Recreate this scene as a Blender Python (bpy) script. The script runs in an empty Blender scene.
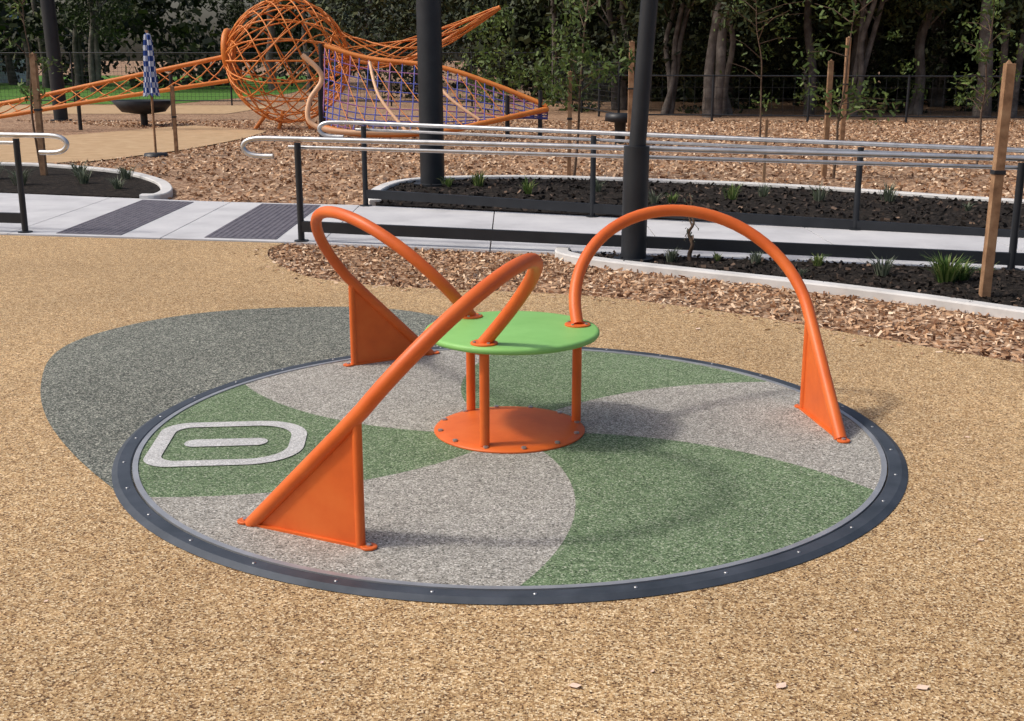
import bpy, math, random
import numpy as np
from mathutils import Vector, Matrix
random.seed(7); rng=np.random.default_rng(7)
scene=bpy.context.scene
rad=math.radians

# ---------------------------------------------------------------- materials
def new_mat(name):
    m=bpy.data.materials.new(name); m.use_nodes=True
    nt=m.node_tree; return m,nt,nt.nodes["Principled BSDF"]
def ramp(nt,stops,interp='LINEAR'):
    r=nt.nodes.new('ShaderNodeValToRGB'); cr=r.color_ramp; cr.interpolation=interp
    while len(cr.elements)<len(stops): cr.elements.new(0.5)
    for e,(p,c) in zip(cr.elements,stops):
        e.position=p; e.color=(*c,1)
    return r
def coords(nt):
    return nt.nodes.new('ShaderNodeTexCoord').outputs['Object']
def noise(nt,vec,scale,detail=4,rough=0.55):
    n=nt.nodes.new('ShaderNodeTexNoise'); n.inputs['Scale'].default_value=scale
    n.inputs['Detail'].default_value=detail; n.inputs['Roughness'].default_value=rough
    nt.links.new(vec,n.inputs['Vector']); return n
def mul(nt,a,b,fac=1.0,mode='MULTIPLY'):
    m=nt.nodes.new('ShaderNodeMix'); m.data_type='RGBA'; m.blend_type=mode
    m.inputs[0].default_value=fac
    nt.links.new(a,m.inputs[6]); nt.links.new(b,m.inputs[7]); return m.outputs[2]
def bump(nt,b,h,strength,dist):
    n=nt.nodes.new('ShaderNodeBump'); n.inputs['Strength'].default_value=strength; n.inputs['Distance'].default_value=dist
    nt.links.new(h,n.inputs['Height']); nt.links.new(n.outputs[0],b.inputs['Normal'])
def granule(name,stops,cell=170,var=(0.8,1.12),rough=0.85,bs=0.5,stain=0.25,big=0.9):
    m,nt,b=new_mat(name); v=coords(nt)
    vo=nt.nodes.new('ShaderNodeTexVoronoi'); vo.inputs['Scale'].default_value=cell
    nt.links.new(v,vo.inputs['Vector'])
    sep=nt.nodes.new('ShaderNodeSeparateColor'); nt.links.new(vo.outputs['Color'],sep.inputs[0])
    r=ramp(nt,stops); nt.links.new(sep.outputs[0],r.inputs[0])
    n1=noise(nt,v,big,3); r1=ramp(nt,[(0.3,(var[0],)*3),(0.7,(var[1],)*3)]); nt.links.new(n1.outputs[0],r1.inputs[0])
    c=mul(nt,r.outputs[0],r1.outputs[0])
    n2=noise(nt,v,18,3,0.7); r2=ramp(nt,[(0.35,(1-stain,)*3),(0.62,(1.05,)*3)]); nt.links.new(n2.outputs[0],r2.inputs[0])
    c=mul(nt,c,r2.outputs[0])
    nt.links.new(c,b.inputs['Base Color']); b.inputs['Roughness'].default_value=rough
    b.inputs['Specular IOR Level'].default_value=0.25
    bump(nt,b,vo.outputs['Distance'],bs,0.003)
    return m
def noisy(name,stops,scale=8,rough=0.6,metal=0,bs=0.0,bscale=40,bd=0.01,spec=0.4,detail=6):
    m,nt,b=new_mat(name); v=coords(nt)
    n=noise(nt,v,scale,detail,0.6); r=ramp(nt,stops); nt.links.new(n.outputs[0],r.inputs[0])
    nt.links.new(r.outputs[0],b.inputs['Base Color'])
    b.inputs['Roughness'].default_value=rough; b.inputs['Metallic'].default_value=metal
    b.inputs['Specular IOR Level'].default_value=spec
    if bs>0:
        n2=noise(nt,v,bscale,3); bump(nt,b,n2.outputs[0],bs,bd)
    return m
def island(name,stops,rough=0.7,trans=0.0,spec=0.3):
    m,nt,b=new_mat(name)
    g=nt.nodes.new('ShaderNodeNewGeometry'); r=ramp(nt,stops)
    nt.links.new(g.outputs['Random Per Island'],r.inputs[0])
    nt.links.new(r.outputs[0],b.inputs['Base Color']); b.inputs['Roughness'].default_value=rough
    b.inputs['Specular IOR Level'].default_value=spec
    if trans>0:
        t=nt.nodes.new('ShaderNodeBsdfTranslucent'); nt.links.new(r.outputs[0],t.inputs['Color'])
        mx=nt.nodes.new('ShaderNodeMixShader'); mx.inputs[0].default_value=trans
        nt.links.new(b.outputs[0],mx.inputs[1]); nt.links.new(t.outputs[0],mx.inputs[2])
        nt.links.new(mx.outputs[0],nt.nodes['Material Output'].inputs['Surface'])
    return m

M={}
M['tan']=granule('tan_rubber',[(0,(.07,.035,.018)),(.14,(.22,.12,.055)),(.40,(.45,.285,.13)),(.75,(.62,.42,.215)),(1,(.90,.72,.46))],170,(.84,1.07),.85,.6,.2,.55)
M['patch']=granule('charcoal_rubber',[(0,(.03,.035,.03)),(.32,(.10,.11,.092)),(.72,(.225,.235,.20)),(1,(.55,.54,.45))],170,(.85,1.1))
M['dgrey']=granule('grey_rubber',[(0,(.09,.085,.075)),(.28,(.28,.265,.23)),(.8,(.45,.43,.38)),(1,(.72,.69,.63))],190,(.88,1.05),.85,.45,.15)
M['dgreen']=granule('green_rubber',[(0,(.03,.05,.024)),(.3,(.11,.17,.085)),(.8,(.205,.285,.155)),(1,(.46,.50,.37))],190,(.86,1.06),.85,.45,.15)
M['symbol']=granule('pale_grey_rubber',[(0,(.36,.36,.35)),(.5,(.53,.53,.52)),(1,(.70,.70,.68))],200,(.93,1.05),.8,.3,.12)
M['rim']=noisy('dark_rim_metal',[(.3,(.04,.050,.062)),(.7,(.085,.098,.118))],6,.5,.3,.1,80,.002)
M['silver']=noisy('brushed_steel',[(.3,(.46,.46,.46)),(.7,(.64,.64,.64))],12,.34,.85)
M['ringm']=noisy('steel_ring',[(.3,(.36,.37,.38)),(.7,(.52,.53,.54))],5,.45,.6)
M['bolt']=noisy('bolt_steel',[(.3,(.35,.35,.35)),(.7,(.6,.6,.6))],30,.35,.8)
M['orange']=noisy('orange_powdercoat',[(.25,(.60,.105,.018)),(.5,(.71,.135,.022)),(.75,(.76,.17,.032))],5,.45,0,.05,260,.001)
M['orange_far']=noisy('orange_paint',[(.3,(.60,.17,.03)),(.7,(.72,.25,.05))],2,.5)
M['peach']=noisy('peach_paint',[(.3,(.7,.42,.25)),(.7,(.8,.5,.3))],2,.5)
M['green']=noisy('lime_green_plastic',[(.3,(.22,.50,.13)),(.7,(.27,.57,.165))],6,.5,0,.06,300,.001)
M['black']=noisy('black_powdercoat',[(.3,(.012,.014,.018)),(.7,(.022,.025,.03))],5,.45)
M['concrete']=noisy('concrete',[(.25,(.42,.42,.43)),(.5,(.54,.54,.55)),(.75,(.63,.63,.63))],1.6,.85,0,.3,60,.004,.2,9)
M['kerbm']=noisy('kerb_concrete',[(.25,(.48,.47,.45)),(.5,(.62,.61,.59)),(.75,(.70,.69,.67))],3,.85,0,.3,50,.004,.2,9)
M['tactile']=noisy('tactile_paver',[(.3,(.085,.08,.10)),(.7,(.16,.15,.175))],12,.8)
M['soil']=noisy('dark_soil',[(.3,(.012,.010,.009)),(.55,(.03,.025,.021)),(.75,(.065,.05,.04))],14,.95,0,1.0,22,.05,.1,9)
M['mulch']=granule('bark_mulch_base',[(0,(.10,.045,.022)),(.3,(.28,.155,.085)),(.7,(.48,.30,.18)),(1,(.66,.47,.32))],28,(.8,1.1),.95,.8,.35)
M['chip']=island('bark_chips',[(0,(.10,.04,.02)),(.14,(.30,.155,.08)),(.5,(.52,.325,.19)),(.8,(.66,.455,.29)),(1,(.80,.64,.47))],.9)
M['soilchip']=island('soil_crumbs',[(0,(.008,.007,.006)),(.6,(.03,.024,.02)),(.93,(.07,.05,.04)),(1,(.25,.17,.12))],.95)
M['dirtpath']=noisy('gravel_path',[(.3,(.42,.28,.155)),(.7,(.54,.385,.235))],3,.95,0,.4,60,.01,.1,9)
M['lawn']=noisy('lawn_grass',[(.3,(.06,.15,.03)),(.7,(.12,.24,.05))],2,.9,0,.6,20,.05,.1,9)
M['timber']=noisy('timber_stake',[(.3,(.17,.09,.045)),(.5,(.30,.17,.09)),(.7,(.40,.25,.14))],9,.85,0,.4,60,.004)
M['bark']=noisy('eucalypt_bark',[(.25,(.05,.042,.036)),(.5,(.13,.113,.10)),(.75,(.25,.225,.20))],3,.9,0,.8,14,.03,.1,8)
M['twig']=noisy('twig_bark',[(.3,(.08,.05,.03)),(.7,(.15,.10,.07))],9,.9)
M['leafd']=island('bush_leaves',[(0,(.007,.011,.005)),(.5,(.020,.030,.010)),(.85,(.05,.065,.022)),(1,(.12,.13,.055))],.6)
M['leafc']=island('canopy_leaves',[(0,(.015,.024,.010)),(.5,(.032,.048,.016)),(1,(.08,.10,.035))],.6)
M['leafl']=island('young_leaves',[(0,(.04,.065,.016)),(.5,(.075,.125,.03)),(1,(.17,.235,.06))],.55,.25)
M['blade']=island('grass_blades',[(0,(.04,.09,.02)),(.5,(.11,.19,.04)),(1,(.30,.32,.12))],.6,.3)
M['sage']=island('sage_leaves',[(0,(.06,.08,.05)),(.6,(.14,.17,.11)),(1,(.25,.27,.2))],.7,.2)
M['blue_rope']=noisy('blue_rope',[(.3,(.05,.08,.33)),(.7,(.12,.12,.42))],1.2,.7)
M['purple_rope']=noisy('purple_rope',[(.3,(.24,.09,.25)),(.7,(.36,.15,.3))],1.2,.7)
M['white']=noisy('white_paint',[(.3,(.7,.7,.7)),(.7,(.8,.8,.8))],2,.6)
M['roof']=noisy('blue_roof',[(.3,(.14,.26,.40)),(.7,(.2,.34,.5))],2,.6)
M['dryleaf']=island('dry_leaf',[(0,(.66,.44,.32)),(1,(.86,.68,.54))],.8)
m,nt,b=new_mat('checked_cloth'); ck=nt.nodes.new('ShaderNodeTexChecker'); ck.inputs['Scale'].default_value=11
ck.inputs['Color1'].default_value=(.02,.06,.26,1); ck.inputs['Color2'].default_value=(.6,.65,.75,1)
nt.links.new(coords(nt),ck.inputs['Vector']); nt.links.new(ck.outputs[0],b.inputs['Base Color']); b.inputs['Roughness'].default_value=.8
M['check']=m

# ---------------------------------------------------------------- mesh builder
class B:
    def __init__(s): s.v=[];s.f=[];s.m=[];s.s=[];s.mats=[]
    def mi(s,k):
        if k not in s.mats: s.mats.append(k)
        return s.mats.index(k)
    def add(s,vs,fs,mat,smooth=False):
        o=len(s.v); s.v+= [tuple(p) for p in vs]; k=s.mi(mat)
        for f in fs: s.f.append(tuple(i+o for i in f)); s.m.append(k); s.s.append(smooth)
    def tube(s,pts,r,mat,seg=12,closed=False,caps=True):
        P=[Vector(p) for p in pts]; n=len(P); R=r if hasattr(r,'__len__') else [r]*n
        vs=[];fs=[]; prev=None
        for i in range(n):
            a=P[(i-1)%n] if (closed or i>0) else P[i]; c=P[(i+1)%n] if (closed or i<n-1) else P[i]
            T=(c-a).normalized()
            if prev is None:
                u=T.orthogonal().normalized()
            else:
                u=(prev-T*prev.dot(T)); u=u.normalized() if u.length>1e-6 else T.orthogonal().normalized()
            prev=u; w=T.cross(u)
            for k in range(seg):
                an=2*math.pi*k/seg; vs.append(P[i]+(u*math.cos(an)+w*math.sin(an))*R[i])
        for i in range(n if closed else n-1):
            j=(i+1)%n
            for k in range(seg):
                k2=(k+1)%seg; fs.append((i*seg+k,i*seg+k2,j*seg+k2,j*seg+k))
        s.add(vs,fs,mat,True)
        if caps and not closed:
            s.add(vs[:seg],[tuple(range(seg))[::-1]],mat); s.add(vs[-seg:],[tuple(range(seg))],mat)
    def box(s,c,size,mat,rot=0,tilt=None):
        x,y,z=[q/2 for q in size]; R=Matrix.Rotation(rot,3,'Z')
        if tilt is not None: R=tilt
        vs=[Vector(c)+R@Vector((a*x,b_*y,d*z)) for a in(-1,1) for b_ in(-1,1) for d in(-1,1)]
        s.add(vs,[(0,1,3,2),(4,6,7,5),(0,4,5,1),(2,3,7,6),(0,2,6,4),(1,5,7,3)],mat)
    def lathe(s,prof,c,mat,seg=48,smooth=True,axis=None):
        vs=[];fs=[]; n=len(prof)
        for i in range(seg):
            a=2*math.pi*i/seg
            for r,z in prof: vs.append((c[0]+r*math.cos(a),c[1]+r*math.sin(a),c[2]+z))
        for i in range(seg):
            j=(i+1)%seg
            for k in range(n-1): fs.append((i*n+k,j*n+k,j*n+k+1,i*n+k+1))
        s.add(vs,fs,mat,smooth)
    def poly(s,pts,z,mat): s.add([(p[0],p[1],z) for p in pts],[tuple(range(len(pts)))],mat)
    def slab(s,pts,z0,z1,mat):
        n=len(pts); vs=[(p[0],p[1],z0) for p in pts]+[(p[0],p[1],z1) for p in pts]
        fs=[tuple(range(n,2*n))]+[(i,(i+1)%n,n+(i+1)%n,n+i) for i in range(n)]
        s.add(vs,fs,mat)
    def ribbon(s,pts,w,z0,z1,mat,bev=.012):
        P=[Vector((p[0],p[1],0)) for p in pts]; n=len(P); vs=[];fs=[]
        prof=[(-w/2,z0),(-w/2,z1-bev),(-w/2+bev,z1),(w/2-bev,z1),(w/2,z1-bev),(w/2,z0)]
        for i in range(n):
            T=(P[min(i+1,n-1)]-P[max(i-1,0)]).normalized(); N=Vector((-T.y,T.x,0))
            for d,z in prof: q=P[i]+N*d; vs.append((q.x,q.y,z))
        k=len(prof)
        for i in range(n-1):
            for j in range(k-1): fs.append((i*k+j,i*k+j+1,(i+1)*k+j+1,(i+1)*k+j))
        fs+=[tuple(range(k)),tuple(range((n-1)*k,n*k))[::-1]]
        s.add(vs,fs,mat)
    def obj(s,name,loc=None,bevel=0):
        me=bpy.data.meshes.new(name+'_mesh'); me.from_pydata(s.v,[],s.f)
        for k in s.mats: me.materials.append(M[k])
        me.polygons.foreach_set('material_index',s.m); me.polygons.foreach_set('use_smooth',s.s); me.update()
        o=bpy.data.objects.new(name,me); scene.collection.objects.link(o)
        if loc: o.location=loc
        if bevel:
            md=o.modifiers.new('bevel','BEVEL'); md.width=bevel; md.segments=2; md.limit_method='ANGLE'; md.angle_limit=rad(50)
        return o
def cat(pts,n=8,closed=False):
    P=[Vector(p) for p in pts]; N=len(P); out=[]
    for i in range(N if closed else N-1):
        if closed: a,b_,c,d=P[(i-1)%N],P[i],P[(i+1)%N],P[(i+2)%N]
        else: a,b_,c,d=P[max(i-1,0)],P[i],P[i+1],P[min(i+2,N-1)]
        for k in range(n):
            t=k/n; out.append(0.5*((2*b_)+(c-a)*t+(2*a-5*b_+4*c-d)*t*t+(-a+3*b_-3*c+d)*t**3))
    if not closed: out.append(P[-1])
    return out
def c2(pts,n=6): return [(p.x,p.y) for p in cat([(a,b_,0) for a,b_ in pts],n)]

def quads_obj(name,cen,u,w,mat):
    n=len(cen); V=np.stack([cen-u-w,cen+u-w,cen+u+w,cen-u+w],1).reshape(-1,3)
    me=bpy.data.meshes.new(name+'_mesh'); me.vertices.add(4*n); me.vertices.foreach_set('co',V.ravel())
    me.loops.add(4*n); me.loops.foreach_set('vertex_index',np.arange(4*n,dtype=np.int32))
    me.polygons.add(n); me.polygons.foreach_set('loop_start',np.arange(0,4*n,4,dtype=np.int32))
    me.polygons.foreach_set('loop_total',np.full(n,4,dtype=np.int32))
    me.materials.append(M[mat]); me.update(calc_edges=True); me.validate()
    o=bpy.data.objects.new(name,me); scene.collection.objects.link(o); return o
def rand_frame(n,flat=None):
    a=rng.normal(size=(n,3)); a/=np.linalg.norm(a,axis=1)[:,None]
    b_=rng.normal(size=(n,3))
    if flat is not None: a[:,2]*=flat; b_[:,2]*=flat; a/=np.linalg.norm(a,axis=1)[:,None]
    b_-= (a*b_).sum(1)[:,None]*a; b_/=np.linalg.norm(b_,axis=1)[:,None]
    return a,b_
def inpoly(x,y,poly):
    r=np.zeros(len(x),bool); n=len(poly)
    for i in range(n):
        x1,y1=poly[i];x2,y2=poly[(i+1)%n]
        if y1==y2: continue
        c=((y1>y)!=(y2>y))&(x<(x2-x1)*(y-y1)/(y2-y1)+x1); r^=c
    return r
def scatter_flat(name,poly,n,l,w,z,mat,flat=.35,excl=[]):
    P=np.array(poly); x=rng.uniform(P[:,0].min(),P[:,0].max(),n); y=rng.uniform(P[:,1].min(),P[:,1].max(),n)
    k=inpoly(x,y,poly)
    for e in excl: k&=~inpoly(x,y,e)
    x=x[k];y=y[k];n=len(x)
    a,b_=rand_frame(n,flat); s=rng.uniform(.5,1.3,n)[:,None]
    cen=np.stack([x,y,z+rng.uniform(0,.02,n)],1)
    return quads_obj(name,cen,a*s*l/2,b_*s*w/2,mat)
def clumps(name,centers,radii,per,size,mat,aspect=.5,flatz=.8):
    cs=np.repeat(np.array(centers),per,0); rr=np.repeat(np.array(radii),per)
    n=len(cs); d=rng.normal(size=(n,3)); d/=np.linalg.norm(d,axis=1)[:,None]
    q=rng.uniform(0,1,n)**.45; p=cs+d*(rr*q)[:,None]*np.array([1,1,flatz])
    p[:,2]=np.maximum(p[:,2],.02)
    a,b_=rand_frame(n); s=rng.uniform(.5,1.3,n)[:,None]*size/2
    return quads_obj(name,p,a*s,b_*s*aspect,mat)

# ---------------------------------------------------------------- ground layers
g=B(); g.poly([(-400,-60),(400,-60),(400,600),(-400,600)],-.03,'mulch'); g.obj('ground')
tan_edge=[(-2.15,11.12),(-2.22,10.75),(-2.1,10.2),(-1.71,9.45),(-1.3,9.1),(-.856,8.9),(-.2,8.76),(.357,8.63),(.85,8.42),(1.318,8.1),(1.75,7.75),(2.155,7.33),(2.95,6.55),(4.2,5.2),(6,3)]
tan_edge=c2(tan_edge,5)
tanp=[(-30,-6),(-30,16.2),(-15,13.45)]+tan_edge+[(10,-6)]
t=B(); t.slab(tanp,-.05,0,'tan'); t.obj('rubber_softfall_surface')
patch=[(-1.60,4.5),(-1.93,4.95),(-2.26,5.5),(-2.52,6.1),(-2.70,6.75),(-2.66,7.25),(-2.36,7.75),(-1.9,8.05),(-1.2,8.15),(-.7,8.0),(-.3,7.6),(.0,7.2),(.3,6.95)]
patch=c2(patch,6)+[(0,6.4),(-1,5.8)]
t=B(); t.poly(patch,.004,'patch'); t.obj('charcoal_rubber_patch')

def near(x): return float(np.interp(x,[-30,-15,-2.1,14],[16.2,13.5,11.15,7.0]))
def far(x): return float(np.interp(x,[-30,-6.5,-3.75,-1.68,4.98,14],[21.5,15.3,14.4,14.0,11.45,8.6]))
p=B(); x=-29.0
while x<14:
    x2=x+1.6
    p.slab([(x+.006,near(x)),(x2-.006,near(x2)),(x2-.006,far(x2)),(x+.006,far(x))],-.06,.008,'concrete'); x=x2
p.obj('concrete_footpath')
def tact(cx,w):
    b_=B()
    pts=[(cx-w/2,near(cx-w/2)+.1),(cx+w/2,near(cx+w/2)+.1),(cx+w/2,far(cx+w/2)-.12),(cx-w/2,far(cx-w/2)-.12)]
    b_.slab(pts,.0,.014,'tactile')
    nxx=int(w/.06)
    for i in range(nxx):
        xx=cx-w/2+.03+i*.06; ya=near(xx)+.15; yb=far(xx)-.16
        for j in range(int((yb-ya)/.06)):
            yy=ya+j*.06; R=[(xx+.019*math.cos(a),yy+.019*math.sin(a),.014) for a in np.arange(6)*math.pi/3]
            r2=[(xx+.012*math.cos(a),yy+.012*math.sin(a),.020) for a in np.arange(6)*math.pi/3]
            b_.add(R+r2,[(6,7,8,9,10,11)]+[(k,(k+1)%6,6+(k+1)%6,6+k) for k in range(6)],'tactile')
    b_.obj('tactile_paving')
tact(-4.18,.68); tact(-2.62,.72)

kerb=c2([(.46,10.56),(.46,10.30),(.68,10.0),(1.06,9.70),(1.6,9.33),(2.21,8.92),(2.85,8.42),(3.45,7.86),(4.4,6.9),(6,5.1)],6)
bed=kerb+[(13,5),(13,near(13)-.02),(6,near(6)-.02),(3,near(3)-.02),(.46,near(.46)-.02)]
t=B(); t.slab(bed,-.05,.02,'soil'); t.obj('garden_bed')
t=B(); t.ribbon(kerb,.13,-.05,.05,'kerbm'); t.obj('garden_kerb')
scatter_flat('soil_crumbs',bed,26000,.035,.02,.02,'soilchip',.6)
mul_poly=tan_edge+[(7,3),(6,5.1)]+[q for q in reversed(kerb)]+[(.46,near(.46)),(-2.1,near(-2.1))]
scatter_flat('bark_mulch',mul_poly,70000,.042,.015,-.022,'chip',.45)
t=B(); t.poly(mul_poly,-.02,'mulch'); t.obj('bark_mulch_bed')
nE=len(tan_edge); pts=[]
for i in range(320):
    a=random.randrange(nE-12); q=tan_edge[a]; d=abs(random.gauss(0,.10)); pts.append((q[0]-d*.6+random.uniform(-.15,.15),q[1]-d+random.uniform(-.1,.02),.004))
a_,b2=rand_frame(len(pts),.15); s_=rng.uniform(.4,1.1,len(pts))[:,None]
quads_obj('stray_bark_chips',np.array(pts)+np.array([0,0,.002]),a_*s_*.018,b2*s_*.007,'chip')
fk=c2([(-1.62,14.1),(-1.75,15.0),(-1.62,16.2),(-1.2,16.85),(-.3,17.1),(.7,17.05),(2.3,16.5),(3.8,15.8),(5.8,14.3),(8,12.9),(12,10.6)],6)
fbed=fk+[(12,far(12)+.02),(4.98,far(4.98)+.02),(-1.6,far(-1.6)+.02)]
t=B(); t.slab(fbed,-.05,.02,'soil'); t.obj('garden_bed')
t=B(); t.ribbon(fk,.15,-.05,.06,'kerbm'); t.obj('garden_kerb')
scatter_flat('soil_crumbs',fbed,14000,.05,.03,.02,'soilchip',.6)
lk=c2([(-12,19.8),(-8.3,19.3),(-7.2,18.9),(-5.86,17.9),(-4.95,16.6),(-4.5,15.5),(-4.4,14.8),(-4.6,14.72)],6)
lbed=lk+[(-6.5,far(-6.5)+.02),(-12,far(-12)+.02)]
t=B(); t.slab(lbed,-.05,.02,'soil'); t.obj('garden_bed')
t=B(); t.ribbon(lk,.15,-.05,.06,'kerbm'); t.obj('garden_kerb')
dp=c2([(-16,24.0),(-8.4,20.1),(-6.6,22.0),(-5.9,26),(-5.9,29)],5)+[(-8.4,31.5),(-10.4,26.5),(-16,27)]
t=B(); t.poly(dp,-.012,'dirtpath'); t.obj('gravel_path')
farp=[(-4.3,14.7),(-1.9,14.1),(-1.9,16.5),(0,17.3),(4,16),(8,13.2),(14,10.5),(24,16),(20,34),(-14,34),(-6.5,28),(-6.4,22),(-8,20),(-4.5,17)]
scatter_flat('bark_mulch',farp,90000,.065,.028,-.025,'chip',.45,excl=[fbed,lbed,dp])
t=B(); t.poly([(-90,46),(-13,46),(-11,60),(-16,120),(-120,120)],-.02,'lawn'); t.obj('lawn')
dr=B(); dr.poly([(-90,38),(-9,38),(-8.5,45),(-90,45)],-.018,'dirtpath'); dr.obj('gravel_path')

# ---------------------------------------------------------------- carousel
C=Vector((-.01,5.235,0)); c=B()
base=[-89,-27,33,91,149,210]
def th(k,r):
    b0=base[k%6]+(360 if k>=6 else 0); return rad(b0+21*(1.65-r))
rr=np.linspace(.05,1.650,24)
for k in range(6):
    vs=[];fs=[];na=13
    for r in rr:
        a0,a1=th(k,r),th(k+1,r)
        for j in range(na):
            a=a0+(a1-a0)*j/(na-1); vs.append((C.x+r*math.cos(a),C.y+r*math.sin(a),.012))
    for i in range(len(rr)-1):
        for j in range(na-1): fs.append((i*na+j,(i+1)*na+j,(i+1)*na+j+1,i*na+j+1))
    c.add(vs,fs,'dgreen' if k%2==0 else 'dgrey')
c.lathe([(1.649,.0),(1.649,.017),(1.672,.017),(1.672,.0)],C,'ringm',160,False)
c.lathe([(1.677,-.0),(1.677,.012),(1.682,.016),(1.732,.016),(1.758,.003)],C,'rim',160,False)
for i in range(32):
    a=2*math.pi*i/32+.05; c.lathe([(.007,0),(.007,.002),(0.0001,.003)],(C.x+1.708*math.cos(a),C.y+1.708*math.sin(a),.016),'bolt',8)
ax=Vector((1,.09,0)).normalized(); ay=Vector((-ax.y,ax.x,0)); O=Vector((-1.615,5.06,.0162))
def pill(x0,x1,hw,rl,rr_,n=12):
    pts=[]
    def corner(cx,cy,rx,ry,a0):
        for i in range(n+1):
            a=a0+math.pi/2*i/n; pts.append((cx+rx*math.cos(a),cy+ry*math.sin(a)))
    corner(x1-rr_,-hw+min(rr_,hw),rr_,min(rr_,hw),-math.pi/2); corner(x1-rr_,hw-min(rr_,hw),rr_,min(rr_,hw),0)
    corner(x0+rl,hw-rl,rl,rl,math.pi/2); corner(x0+rl,-hw+rl,rl,rl,math.pi)
    return pts
out=pill(0,.68,.315,.13,.235); inn=pill(.07,.61,.24,.08,.17)
def W(p): 
    q=O+ax*p[0]+ay*p[1]; d=q-C; d.z=0
    if d.length>1.64: d=d*(1.64/d.length); q=Vector((C.x+d.x,C.y+d.y,O.z))
    return q
n=len(out)
c.add([W(p) for p in out]+[W(p) for p in inn],[(i,(i+1)%n,n+(i+1)%n,n+i) for i in range(n)],'symbol')
c.add([W(p) for p in pill(.14,.51,.052,.05,.05)],[tuple(range(4*13))],'symbol')
H=Vector((-.012,5.29,.012))
c.lathe([(.350,0),(.353,.004),(.348,.010),(.30,.018),(.12,.034),(.05,.036),(.0001,.036)],H,'orange',64)
for i in range(12):
    a=2*math.pi*i/12+.2; c.lathe([(.012,0),(.012,.008),(.0001,.010)],(H.x+.325*math.cos(a),H.y+.325*math.sin(a),.026),'bolt',6,False)
c.lathe([(.0001,.462),(.385,.462),(.397,.466),(.402,.474),(.402,.484),(.397,.491),(.385,.494),(.0001,.494)],(0,5.31,0),'green',96)
def loop(phi,R0=1.485):
    er=Vector((math.cos(phi),math.sin(phi),0)); et=Vector((-er.y,er.x,0)); Cn=Vector((-.008,5.305,0))
    def P(a,s):
        ct=.635 if s>0 else .735; cz=.755 if s>0 else .735
        return Cn+er*a+et*(s*ct)+Vector((0,0,.50+s*cz))
    r_=(R0-.32)/2; s0=-.665
    pts=[P(R0-.05,s0)]+[P(R0-.05+.05*i/6,s0+(.0-s0)*i/6) for i in range(1,6)]
    for i in range(0,33):
        a=math.pi*i/32; pts.append(P(.32+r_+r_*math.cos(a),.03+.585*math.sin(a)))
    pts.append(P(.32,-.005))
    c.tube(pts,.029,'orange',20)
    p1=P(R0-.05,s0); p2t=P(R0-.003,-.01); p2=Vector((p2t.x,p2t.y,.012))
    c.tube([p2,p2t],.018,'orange',14)
    N=(p2t-p1).cross(p2-p1).normalized()*.006; tri=[Vector((p1.x,p1.y,.02)),Vector((p2.x,p2.y,.02)),p2t]
    c.add([q+N for q in tri]+[q-N for q in tri],[(0,1,2),(5,4,3),(0,1,4,3),(1,2,5,4),(0,2,5,3)],'orange')
    d=(p2-p1); d.z=0; L=d.length; d.normalize(); mid=Vector(((p1.x+p2.x)/2,(p1.y+p2.y)/2,.0165))
    c.box(mid,(L+.08,.035,.009),'orange',math.atan2(d.y,d.x))
    for q in (p1-d*.03,p2+d*.035):
        c.lathe([(.030,0),(.030,.006),(.027,.008),(.0001,.008)],(q.x,q.y,.0145),'orange',20,False)
        c.lathe([(.010,0),(.010,.007),(.0001,.009)],(q.x,q.y,.022),'bolt',6,False)
    T=P(.32,0)
    c.lathe([(.060,0),(.060,.006),(.054,.009),(.0001,.009)],(T.x,T.y,.494),'orange',28,False)
    for i in range(4):
        a=phi+math.pi/4+i*math.pi/2; c.lathe([(.007,0),(.007,.006),(.0001,.007)],(T.x+.046*math.cos(a),T.y+.046*math.sin(a),.503),'bolt',6,False)
    c.tube([(T.x,T.y,.03),(T.x,T.y,.463)],.022,'orange',16)
    c.lathe([(.05,0),(.05,.006),(.0001,.006)],(T.x,T.y,.455),'orange',24,False)
for d in (12.5,127,249.3): loop(rad(d))
c.obj('wheelchair_carousel')

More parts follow.
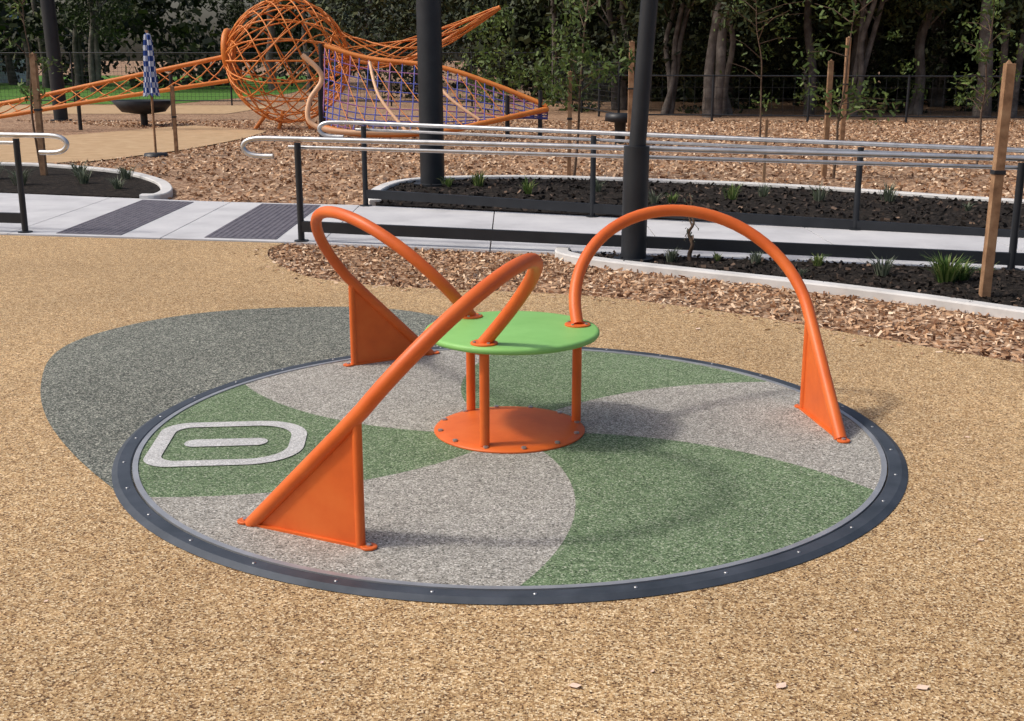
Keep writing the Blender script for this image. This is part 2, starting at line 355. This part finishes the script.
# ---------------------------------------------------------------- rails
def rail(x0,x1,fy,sp,drop,left=True,name='handrail'):
    b_=B(); L=x1-x0
    def z(x): return -drop*(x-x0)/L
    def pt(x,h,off=0): return (x,fy(x)+off,h+z(x))
    def ends(x,sg):
        return [pt(x+sg*.20,.965),pt(x+sg*.40,.96),pt(x+sg*.50,.93),pt(x+sg*.53,.875),pt(x+sg*.48,.82),pt(x+sg*.38,.80),pt(x+sg*.24,.80)]
    e=ends(x0,-1) if left else ends(x1,1)
    if left: pts=cat(list(reversed(e)),6)+[Vector(pt(x,.965)) for x in np.arange(x0,x1,.5)]
    else: pts=[Vector(pt(x,.965)) for x in np.arange(x0,x1,.5)]+cat(e,6)
    b_.tube(pts,.024,'silver',12)
    b_.tube([pt(x,.885,.07) for x in np.linspace(x0-.1,x1,24)],.017,'silver',10)
    xs=list(np.arange(x0,x1+.01,sp)) if left else list(np.arange(x1,x0-.01,-sp))
    for x in xs:
        q=pt(x,0); b_.tube([(q[0],q[1],-.02),(q[0],q[1],.93+z(x))],.031,'black',12)
        b_.lathe([(.07,0),(.07,.01),(.03,.012)],(q[0],q[1],.008),'black',16,False)
        b_.tube([(q[0],q[1],.94+z(x)),(q[0],q[1],.965+z(x))],.012,'silver',8)
        b_.tube([(q[0],q[1],.84+z(x)),(q[0],q[1]+.05,.84+z(x)),(q[0],q[1]+.07,.88+z(x))],.008,'silver',8)
    N=20
    for i in range(N):
        a=x0+L*i/N; e_=x0+L*(i+1)/N; A=Vector(pt(a,.15)); E=Vector(pt(e_,.15)); d=E-A; 
        b_.box((A+E)/2,(d.length,.05,.10),'black',0,d.to_track_quat('X','Z').to_matrix())
    return b_.obj(name)
rail(-2.0,10,lambda x:near(x)+.06,3.05,.10)
rail(-1.72,10,lambda x:far(x)-.06,2.6,.22)
rail(-14,-4.86,lambda x:near(x)+.12,2.6,0,left=False)

b_=B(); b_.tube([(1.04,10.05,-.02),(1.045,10.05,.98)],.108,'black',20); b_.tube([(1.045,10.05,.9),(1.30,10.1,5.2)],.072,'black',18)
b_.lathe([(.17,0),(.17,.02),(.108,.022)],(1.04,10.05,.02),'black',24,False); b_.obj('shade_sail_pole')
b_=B(); b_.tube([(-1.08,16.2,-.02),(-1.12,16.2,7)],.165,'black',24); b_.lathe([(.26,0),(.26,.025),(.165,.027)],(-1.08,16.2,.02),'black',24,False); b_.obj('shade_sail_pole')
b_=B(); b_.tube([(-12.7,34,-.02),(-12.9,34,8)],.19,'black',16); b_.lathe([(.3,0),(.3,.025),(.19,.027)],(-12.7,34,-.02),'black',24,False); b_.obj('shade_sail_pole')

def stake(x,y,h,w=.05,lean=0):
    b_=B(); R=Matrix.Rotation(lean,3,'Y'); b_.box((x,y,h/2),(w,w,h),'timber',0,R)
    b_.add([(x-w*.3,y-w*.3,h-.002)]+[(x+w*.3,y-w*.3,h-.002),(x+w*.3,y+w*.3,h-.002),(x-w*.3,y+w*.3,h-.002),(x,y,h+.03)],[(0,1,4),(1,2,4),(2,3,4),(3,0,4)],'timber')
    b_.box((x+math.sin(lean)*h*.05,y,h*.55),(w*1.25,w*1.25,.03),'black',0,R)
    b_.obj('timber_stake',bevel=.003)
stake(3.44,8.45,1.66,.066,rad(.5)); stake(4.35,9.2,1.6,.06)
stake(2.35,24,2.0,.10); stake(4.6,17.6,1.65,.07); stake(.85,17.8,1.5,.06); stake(7.0,25.5,2.1,.09)
stake(-6.9,17.6,1.75,.08); stake(3.4,16.1,.9,.04); stake(-6.1,21.8,1.2,.06)

def sapling(x,y,h,spread,leaves,mat='leafl',lean=.1,size=.06,name='sapling_tree'):
    b_=B(); P0=Vector((x,y,-.02)); pts=[P0+Vector((lean*h*(k/6)**2+random.uniform(-.03,.03),random.uniform(-.05,.05),h*k/6)) for k in range(7)]
    b_.tube(cat(pts,3),list(np.linspace(.022,.005,19)),'twig',8)
    tips=[]
    for i in range(14):
        k=random.uniform(.3,1)*5.9; j=int(k); q=pts[j].lerp(pts[j+1],k-j); a=random.uniform(0,6.28); l=spread*random.uniform(.4,1)
        e=q+Vector((math.cos(a)*l,math.sin(a)*l,l*random.uniform(.1,.8))); m_=(q+e)/2+Vector((0,0,.06)); b_.tube([q,m_,e],[.009,.006,.003],'twig',5); tips+= [m_,e]
    o=b_.obj(name)
    tips.append(pts[-1]); 
    per=max(1,leaves//len(tips)); f=clumps('leaves',[tuple(t_) for t_ in tips],[spread*.35]*len(tips),per,size,mat,.35,.9); f.parent=o
    return o
sapling(4.75,17.5,2.6,.8,520,'leafl',.05,.085)
sapling(.95,17.9,3.4,.75,1000,'leafl',.08,.09)
sapling(4.42,9.25,1.6,.35,300,'leafl',.1,.05)
sapling(-7.0,17.7,2.6,.45,350,'leafl',.0,.07)
sapling(7.6,19.5,2.5,.6,420,'leafl',.0,.09)
sapling(1.52,10.0,.55,.08,30,'sage',.0,.03)
sapling(5.2,25.2,3.4,1.2,200,'leafl',-.1,.08)

def tuft(x,y,h,n,mat,name,spread=.5):
    b_=B()
    for i in range(n):
        a=random.uniform(0,6.28); l=h*random.uniform(.5,1.1); o=spread*l*random.uniform(.2,1.1); w=.004+h*.01
        r0=random.uniform(0,.25*h); px,py=x+r0*math.cos(a),y+r0*math.sin(a); dx,dy=math.cos(a),math.sin(a); sx,sy=-dy*w,dx*w
        m_=(px+dx*o*.4,py+dy*o*.4,l*.65); t_=(px+dx*o,py+dy*o,l*random.uniform(.7,1))
        b_.add([(px-sx,py-sy,.0),(px+sx,py+sy,.0),(m_[0]+sx,m_[1]+sy,m_[2]),(m_[0]-sx,m_[1]-sy,m_[2]),t_],[(0,1,2,3),(3,2,4)],mat)
    b_.obj(name)
tuft(3.35,9.0,.25,190,'blade','grass_tuft',.9); tuft(3.5,9.1,.18,90,'blade','grass_tuft',1.0); tuft(2.55,9.75,.14,70,'blade','grass_tuft',.8); tuft(1.75,10.0,.10,40,'blade','grass_tuft')
tuft(2.05,9.85,.14,60,'sage','grass_tuft'); tuft(2.95,9.3,.19,80,'sage','sage_plant',.7)
tuft(1.35,9.95,.15,50,'sage','sage_plant',.8); tuft(2.3,9.3,.09,40,'sage','sage_plant',.9); tuft(3.9,8.3,.16,50,'sage','sage_plant',.8)
tuft(3.75,9.25,.13,50,'blade','grass_tuft',.8)
for i in range(16):
    x=-.9+i*.6+random.uniform(-.25,.25); y=float(np.interp(x,[-1.7,0,4,8],[15.3,15.4,13.9,12]))+random.uniform(-.8,.7)
    tuft(x,y,random.uniform(.12,.3),45,random.choice(['sage','sage','blade']),'sage_plant',.8)
for (x,y,h) in [(-6.7,16.2,.3),(-5.9,16.4,.25),(-5.2,15.7,.2),(-7.4,17,.35),(-6.3,17.4,.3),(-5.5,17,.25),(-7.9,16.6,.3)]:
    tuft(x,y,h,70,'sage','sage_plant',.9)

for (x,y,s) in [(.175,2.97,.013),(.75,2.97,.014),(1.14,2.96,.014),(-1.0,7.2,.016),(1.2,7.45,.014),(-.55,3.1,.005),(.4,3.05,.005),(-1.5,3.5,.006),(1.7,4.0,.009),(1.05,3.3,.005),(2.1,5.2,.010),(-2.4,4.9,.011)]:
    b_=B(); a=random.uniform(-.5,.8)
    pts=[(-1.4,0,.0),(-.5,.95,.003),(.5,.8,.002),(1.5,.1,.004),(.5,-.85,.001),(-.5,-.8,.002)]
    b_.add([(x+s*(p_[0]*math.cos(a)-p_[1]*math.sin(a)),y+s*(p_[0]*math.sin(a)+p_[1]*math.cos(a)),.004+p_[2]) for p_ in pts],[(0,1,2,3),(0,3,4,5)],'dryleaf'); b_.obj('fallen_leaf')

# ---------------------------------------------------------------- far playground
def lattice(b_,spine,radii,nh,turns,r,mat,seg=5):
    S=cat(spine,8); n=len(S); Rr=np.interp(np.linspace(0,1,n),np.linspace(0,1,len(radii)),radii)
    fr=[];prev=None
    for i in range(n):
        T=(S[min(i+1,n-1)]-S[max(i-1,0)]).normalized()
        u=Vector((0,0,1)) if prev is None else prev
        u=(u-T*u.dot(T)).normalized(); prev=u; fr.append((u,T.cross(u)))
    for sg in (1,-1):
        for k in range(nh):
            pts=[]
            for i in range(n):
                a=2*math.pi*(k/nh+sg*turns*i/(n-1)); u,w=fr[i]; pts.append(S[i]+(u*math.cos(a)+w*math.sin(a))*Rr[i])
            b_.tube(pts,r,mat,seg,caps=False)
    for i in (0,n-1):
        u,w=fr[i]
        b_.tube([S[i]+(u*math.cos(a)+w*math.sin(a))*Rr[i] for a in np.linspace(0,2*math.pi,20,endpoint=False)],r*1.6,mat,6,closed=True)
b_=B(); O_='orange_far'
cb=Vector((-5.5,30,1.62)); N=14
sp=[cb+Vector((-1.42+2.84*i/N,0,.25-.5*i/N)) for i in range(N+1)]
rd=[max(.34,1.5*math.sqrt(max(0,1-((i/N*2-1)**2)))) for i in range(N+1)]
lattice(b_,sp,rd,12,.45,.017,O_)
for k in range(9):
    a=math.pi*k/9; b_.tube([cb+Vector((1.5*math.cos(t_),1.47*math.sin(t_)*math.cos(a),1.47*math.sin(t_)*math.sin(a))) for t_ in np.linspace(0,2*math.pi,40,endpoint=False)],.020,O_,5,closed=True)
for dx in (-.9,-.3,.5,1.1): b_.tube([cb+Vector((dx*.6,0,-1.2)),(cb.x+dx,cb.y,-.03)],.05,O_,8)
b_.tube([cb+Vector((-1.45,.45*math.cos(a),.25+.45*math.sin(a))) for a in np.linspace(0,2*math.pi,20,endpoint=False)],.08,O_,8,closed=True)
b_.obj('climbing_basket_sculpture')
b_=B()
lattice(b_,[(-4.3,30,1.85),(-3.4,29.8,1.75),(-2.6,29.6,1.85),(-1.5,29.5,2.25),(-.3,29.4,2.85)],[.5,.3,.26,.2,.03],7,.7,.017,O_)
b_.tube(cat([(-4.3,30,1.7),(-3.2,29.8,1.55),(-2.2,29.6,1.8),(-.3,29.4,2.85)],8),.045,O_,8)
b_.obj('lattice_horn_sculpture')
b_=B()
top=cat([(-4.2,27.5,1.95),(-3.2,27.3,1.68),(-1.64,27,1.5),(-.4,26.8,1.12),(.78,26.6,.66)],6)
bot=cat([(-4.1,26,.25),(-3.2,25.6,.12),(-1.64,25.4,.16),(-.4,25.9,.38),(.78,26.6,.60)],6)
b_.tube(top,.055,O_,8); b_.tube(bot,.06,O_,8)
b_.tube(cat([(-4.38,25.5,1.75),(-4.05,25.5,1.45),(-4.0,25.5,1.2),(-4.25,25.4,.8),(-4.2,25.3,.35),(-3.4,25.2,.18),(-1.5,25.2,.2)],8),.055,'peach',8)
b_.tube(cat([(-3.1,26.6,1.6),(-2.85,26,.9),(-2.25,25.5,.2)],5),.035,'peach',8); b_.tube(cat([(-1.9,26.8,1.55),(-1.4,26.2,.9),(-.7,25.9,.4)],5),.035,'peach',8)
n=len(top)
def sag(t_): return -.25*math.sin(math.pi*t_)
for i in range(0,n):
    mt='purple_rope' if i%4==0 else 'blue_rope'
    b_.tube([top[i].lerp(bot[i],t_)+Vector((0,0,sag(t_))) for t_ in np.linspace(0,1,7)],.017,mt,4,caps=False)
for j in range(1,10):
    t_=j/10; b_.tube([top[i].lerp(bot[i],t_)+Vector((0,0,sag(t_))) for i in range(n)],.017,'purple_rope' if j%4==1 else 'blue_rope',4,caps=False)
for i in range(0,n-3,2):
    b_.tube([top[i].lerp(bot[i],.02),top[i+3].lerp(bot[i+3],.5)+Vector((0,0,-.25)),bot[min(i+5,n-1)]],.012,O_,4,caps=False)
for (x,y,h) in [(-4.05,25.6,1.2),(.62,26.6,1.0),(-.1,26.4,.9),(-4.3,27.5,2.0)]: b_.tube([(x,y,-.03),(x,y,h)],.05,'black',8)
b_.obj('rope_climbing_net')
b_=B()
top=cat([(-15,29.5,.35),(-12.8,29.6,.55),(-9.8,29.8,1.15),(-6.9,30,1.75)],12); bot=cat([(-15,28.6,.1),(-12.8,28.7,.25),(-9.8,29,.72),(-6.9,29.6,1.15)],12)
b_.tube(top,.055,O_,8); b_.tube(bot,.05,O_,8); n=len(top)
for i in range(0,n,2):
    for s_ in (1,-1):
        j=i+3*s_
        if 0<=j<n: b_.tube([top[i],(top[i]+bot[j])/2-Vector((0,0,.06)),bot[j]],.015,O_,4,caps=False)
for x,h in [(-8.3,1.3),(-12.9,.5),(-10.6,.9)]: b_.tube([(x,29.6,-.03),(x,29.6,h)],.05,'black',8)
b_.obj('rope_net_bridge')
b_=B(); b_.lathe([(.0001,.30),(.5,.38),(.78,.62),(.80,.62),(.55,.33),(.0001,.25)],(-9.6,31.5,0),'black',24); b_.tube([(-9.6,31.5,-.03),(-9.6,31.5,.3)],.09,'black',10); b_.obj('spinner_bowl')
b_=B(); b_.lathe([(.0001,.6),(.30,.6),(.32,.45),(.12,.42),(.10,-.03)],(2.2,24.5,0),'black',20); b_.obj('spinner_seat')
b_=B(); b_.tube([(0,0,-.02),(0,0,2.16)],.022,'timber',10)
vs=[];prof=[(2.13,.015),(2.08,.06),(1.9,.085),(1.5,.105),(1.15,.13),(1.02,.15)];S=16
for z,r in prof:
    for k in range(S): q=r*(1 if k%2 else .6); vs.append((q*math.cos(2*math.pi*k/S),q*math.sin(2*math.pi*k/S),z+(.05 if (z<1.1 and k%2==0) else 0)))
b_.add(vs,[(i*S+k,i*S+(k+1)%S,(i+1)*S+(k+1)%S,(i+1)*S+k) for i in range(len(prof)-1) for k in range(S)],'check'); b_.lathe([(.0001,.06),(.2,.05),(.22,0)],(0,0,-.02),'black',16)
b_.obj('folded_umbrella',(-6.42,21.6,0))

def fence(x0,y0,x1,y1,h,sp,name,mesh=.15):
    b_=B(); A=Vector((x0,y0,0));E=Vector((x1,y1,0)); L=(E-A).length; n=int(L/sp)
    for i in range(n+1):
        q=A.lerp(E,i/n); b_.tube([(q.x,q.y,-.03),(q.x,q.y,h)],.035,'black',6)
    for z in (h-.04,.15): b_.tube([A+Vector((0,0,z)),E+Vector((0,0,z))],.022,'black',6)
    for z in np.arange(.3,h-.05,mesh): b_.tube([A+Vector((0,0,z)),E+Vector((0,0,z))],.005,'black',3,caps=False)
    for k in range(int(L/mesh)):
        q=A.lerp(E,k*mesh/L); b_.tube([(q.x,q.y,.12),(q.x,q.y,h-.04)],.005,'black',3,caps=False)
    b_.obj(name)
fence(-34,46,1.5,44,1.9,2.8,'mesh_fence'); fence(1.5,44,3,34,1.6,2.5,'mesh_fence'); fence(3,34,26,30,1.25,2.5,'mesh_fence',.3)
b_=B(); b_.box((-42,86,1.6),(14,6,3.2),'white'); b_.add([(-49.6,82.6,3.2),(-34.4,82.6,3.2),(-34.4,89.4,3.2),(-49.6,89.4,3.2),(-49.6,86,4.6),(-34.4,86,4.6)],[(0,1,5,4),(2,3,4,5),(0,4,3),(1,2,5)],'roof')
for i in range(4): b_.box((-47+i*3.3,82.98,1.7),(1.4,.1,1.2),'black')
b_.box((-36.5,82.98,1.05),(1,.12,2.1),'roof'); b_.obj('park_building')

# ---------------------------------------------------------------- trees
def make_tree(seed,h,r,lean,stems=1,mat='leafc'):
    random.seed(seed); b_=B(); tips=[]
    for s_ in range(stems):
        a=random.uniform(0,6.28); ld=Vector((math.cos(a)*lean,math.sin(a)*lean*.5,0))*(1 if stems>1 else .6)
        pts=[Vector((s_*r*1.2,0,-.1))+ld*(h*(k/8))+Vector((random.uniform(-.12,.12),random.uniform(-.12,.12),h*k/8)) for k in range(9)]
        R=[r*(1-.75*k/24)*(1.25 if k<2 else 1) for k in range(25)]
        b_.tube(cat(pts,3),R,'bark',10)
        for i in range(11):
            k=random.uniform(2.2,7.8); j=int(k); q=pts[j].lerp(pts[j+1],k-j); an=random.uniform(0,6.28); l=random.uniform(1.0,2.6)
            e=q+Vector((math.cos(an)*l,math.sin(an)*l,l*random.uniform(.2,.9))); m_=q.lerp(e,.5)+Vector((0,0,.2)); b_.tube([q,m_,e],[r*.3,r*.2,r*.06],'bark',6)
            tips+= [e,m_]
            if k<4:
                e2=e+Vector((random.uniform(-.5,.5),random.uniform(-.5,.5),-random.uniform(.3,1))); b_.tube([e,e2],[r*.06,.004],'bark',4); tips.append(e2)
        tips.append(pts[-1])
    return b_,tips
variants=[]
for sd,h,r,l,st in [(1,10,.17,.10,2),(2,12,.22,.05,1),(3,9,.13,.18,2),(4,11,.15,.08,1),(5,9,.10,.2,3)]:
    bb,tips=make_tree(sd,h,r,l,st); o=bb.obj('eucalyptus_tree'); f=clumps('leaves',[tuple(t_) for t_ in tips],[random.uniform(.5,1.0) for _ in tips],80,.2,'leafc',.35,.8); f.parent=o
    variants.append((o,f))
used=set()
def place(v,x,y,rot,sc=1):
    o,f=variants[v]
    if v in used:
        o2=bpy.data.objects.new('eucalyptus_tree',o.data); scene.collection.objects.link(o2)
        f2=bpy.data.objects.new('leaves',f.data); scene.collection.objects.link(f2); f2.parent=o2; o=o2
    used.add(v); o.location=(x,y,0); o.rotation_euler=(0,0,rot); o.scale=(sc,)*3
random.seed(11)
for (v,x,y,ro) in [(0,5.8,36,0),(4,6.6,37.5,1),(1,13.8,35.5,2),(2,14.8,36.5,.4),(3,9.3,38,1.3),(4,10.4,36.5,2.6),(0,11.4,40,4),(2,3.8,41,3),(3,17,39,5),(4,19,37,2.2),(1,7.8,44,.7),(3,1.6,47,3.3),(0,15.6,44,2.9),(2,12.6,38,5.2),(4,5.0,38.5,4.2)]: place(v,x,y,ro)
for i in range(20): place(random.randrange(5),-46+i*2.7+random.uniform(-.8,.8),random.uniform(60,84),random.uniform(0,6),random.uniform(.9,1.3))
for i in range(8): place(random.randrange(5),3+i*2.8+random.uniform(-1,1),random.uniform(45,54),random.uniform(0,6),1.1)

def region(n,x0,x1,y0,y1,z0,z1,r0,r1):
    return [(random.uniform(x0,x1),random.uniform(y0,y1),random.uniform(z0,z1)) for _ in range(n)],[random.uniform(r0,r1) for _ in range(n)]
cs,rs=region(170,2,25,38.5,47,.1,3.0,.5,1.3); clumps('bush_understorey',cs,rs,140,.17,'leafd',.45)
cs,rs=region(240,0,34,49,58,.1,5.5,1.2,2.4); clumps('bushland_foliage',cs,rs,130,.45,'leafd',.5)
cs,rs=region(190,0,32,35,56,5,9.5,1.4,2.4); clumps('added_shade_canopy',cs,rs,75,.65,'leafc',.5)  # unseen leaf mass added overhead to shade the bush and keep its gaps dark
cs,rs=region(230,-62,6,66,88,.3,8.2,1.2,2.6); clumps('distant_trees',cs,rs,150,.42,'leafd',.5)
cs,rs=region(60,-8,3,48,56,.2,4.2,.7,1.5); clumps('bush_understorey',cs,rs,140,.2,'leafd',.45)
cs,rs=region(16,-1.2,2.6,38,42,.3,3.0,.5,.9); clumps('wattle_shrub',cs,rs,120,.13,'leafl',.4)
cs,rs=region(22,7,20,33.5,36,.3,2.6,.2,.5); clumps('understorey_shrub',cs,rs,45,.1,'leafl',.4)

# ---------------------------------------------------------------- light, sky, camera
sund=Vector((.80,.10,-.95)).normalized()
w=bpy.data.worlds.new("World"); scene.world=w; w.use_nodes=True; nt=w.node_tree
sk=nt.nodes.new('ShaderNodeTexSky'); sk.sky_type='NISHITA'; sk.sun_disc=False
el=math.asin(-sund.z); sk.sun_elevation=el; sk.sun_rotation=math.atan2(-sund.x,-sund.y); sk.dust_density=5.0; sk.air_density=.9; sk.ozone_density=.7
nt.links.new(sk.outputs[0],nt.nodes['Background'].inputs[0]); nt.nodes['Background'].inputs[1].default_value=.14
l=bpy.data.lights.new('sun','SUN'); l.energy=2.0; l.angle=rad(6); l.color=(1,.96,.9)
o=bpy.data.objects.new('sun',l); scene.collection.objects.link(o); o.rotation_euler=sund.to_track_quat('-Z','Y').to_euler(); o.location=(-6,-2,10)
cam=bpy.data.cameras.new('camera'); cam.sensor_width=36; cam.lens=41.62; cam.clip_end=1500; cam.clip_start=.05
o=bpy.data.objects.new('camera',cam); scene.collection.objects.link(o); o.location=(0,0,1.7); o.rotation_euler=(rad(90-14.36),0,0)
scene.camera=o
scene.view_settings.view_transform='Standard'; scene.view_settings.look='None'; scene.view_settings.exposure=0
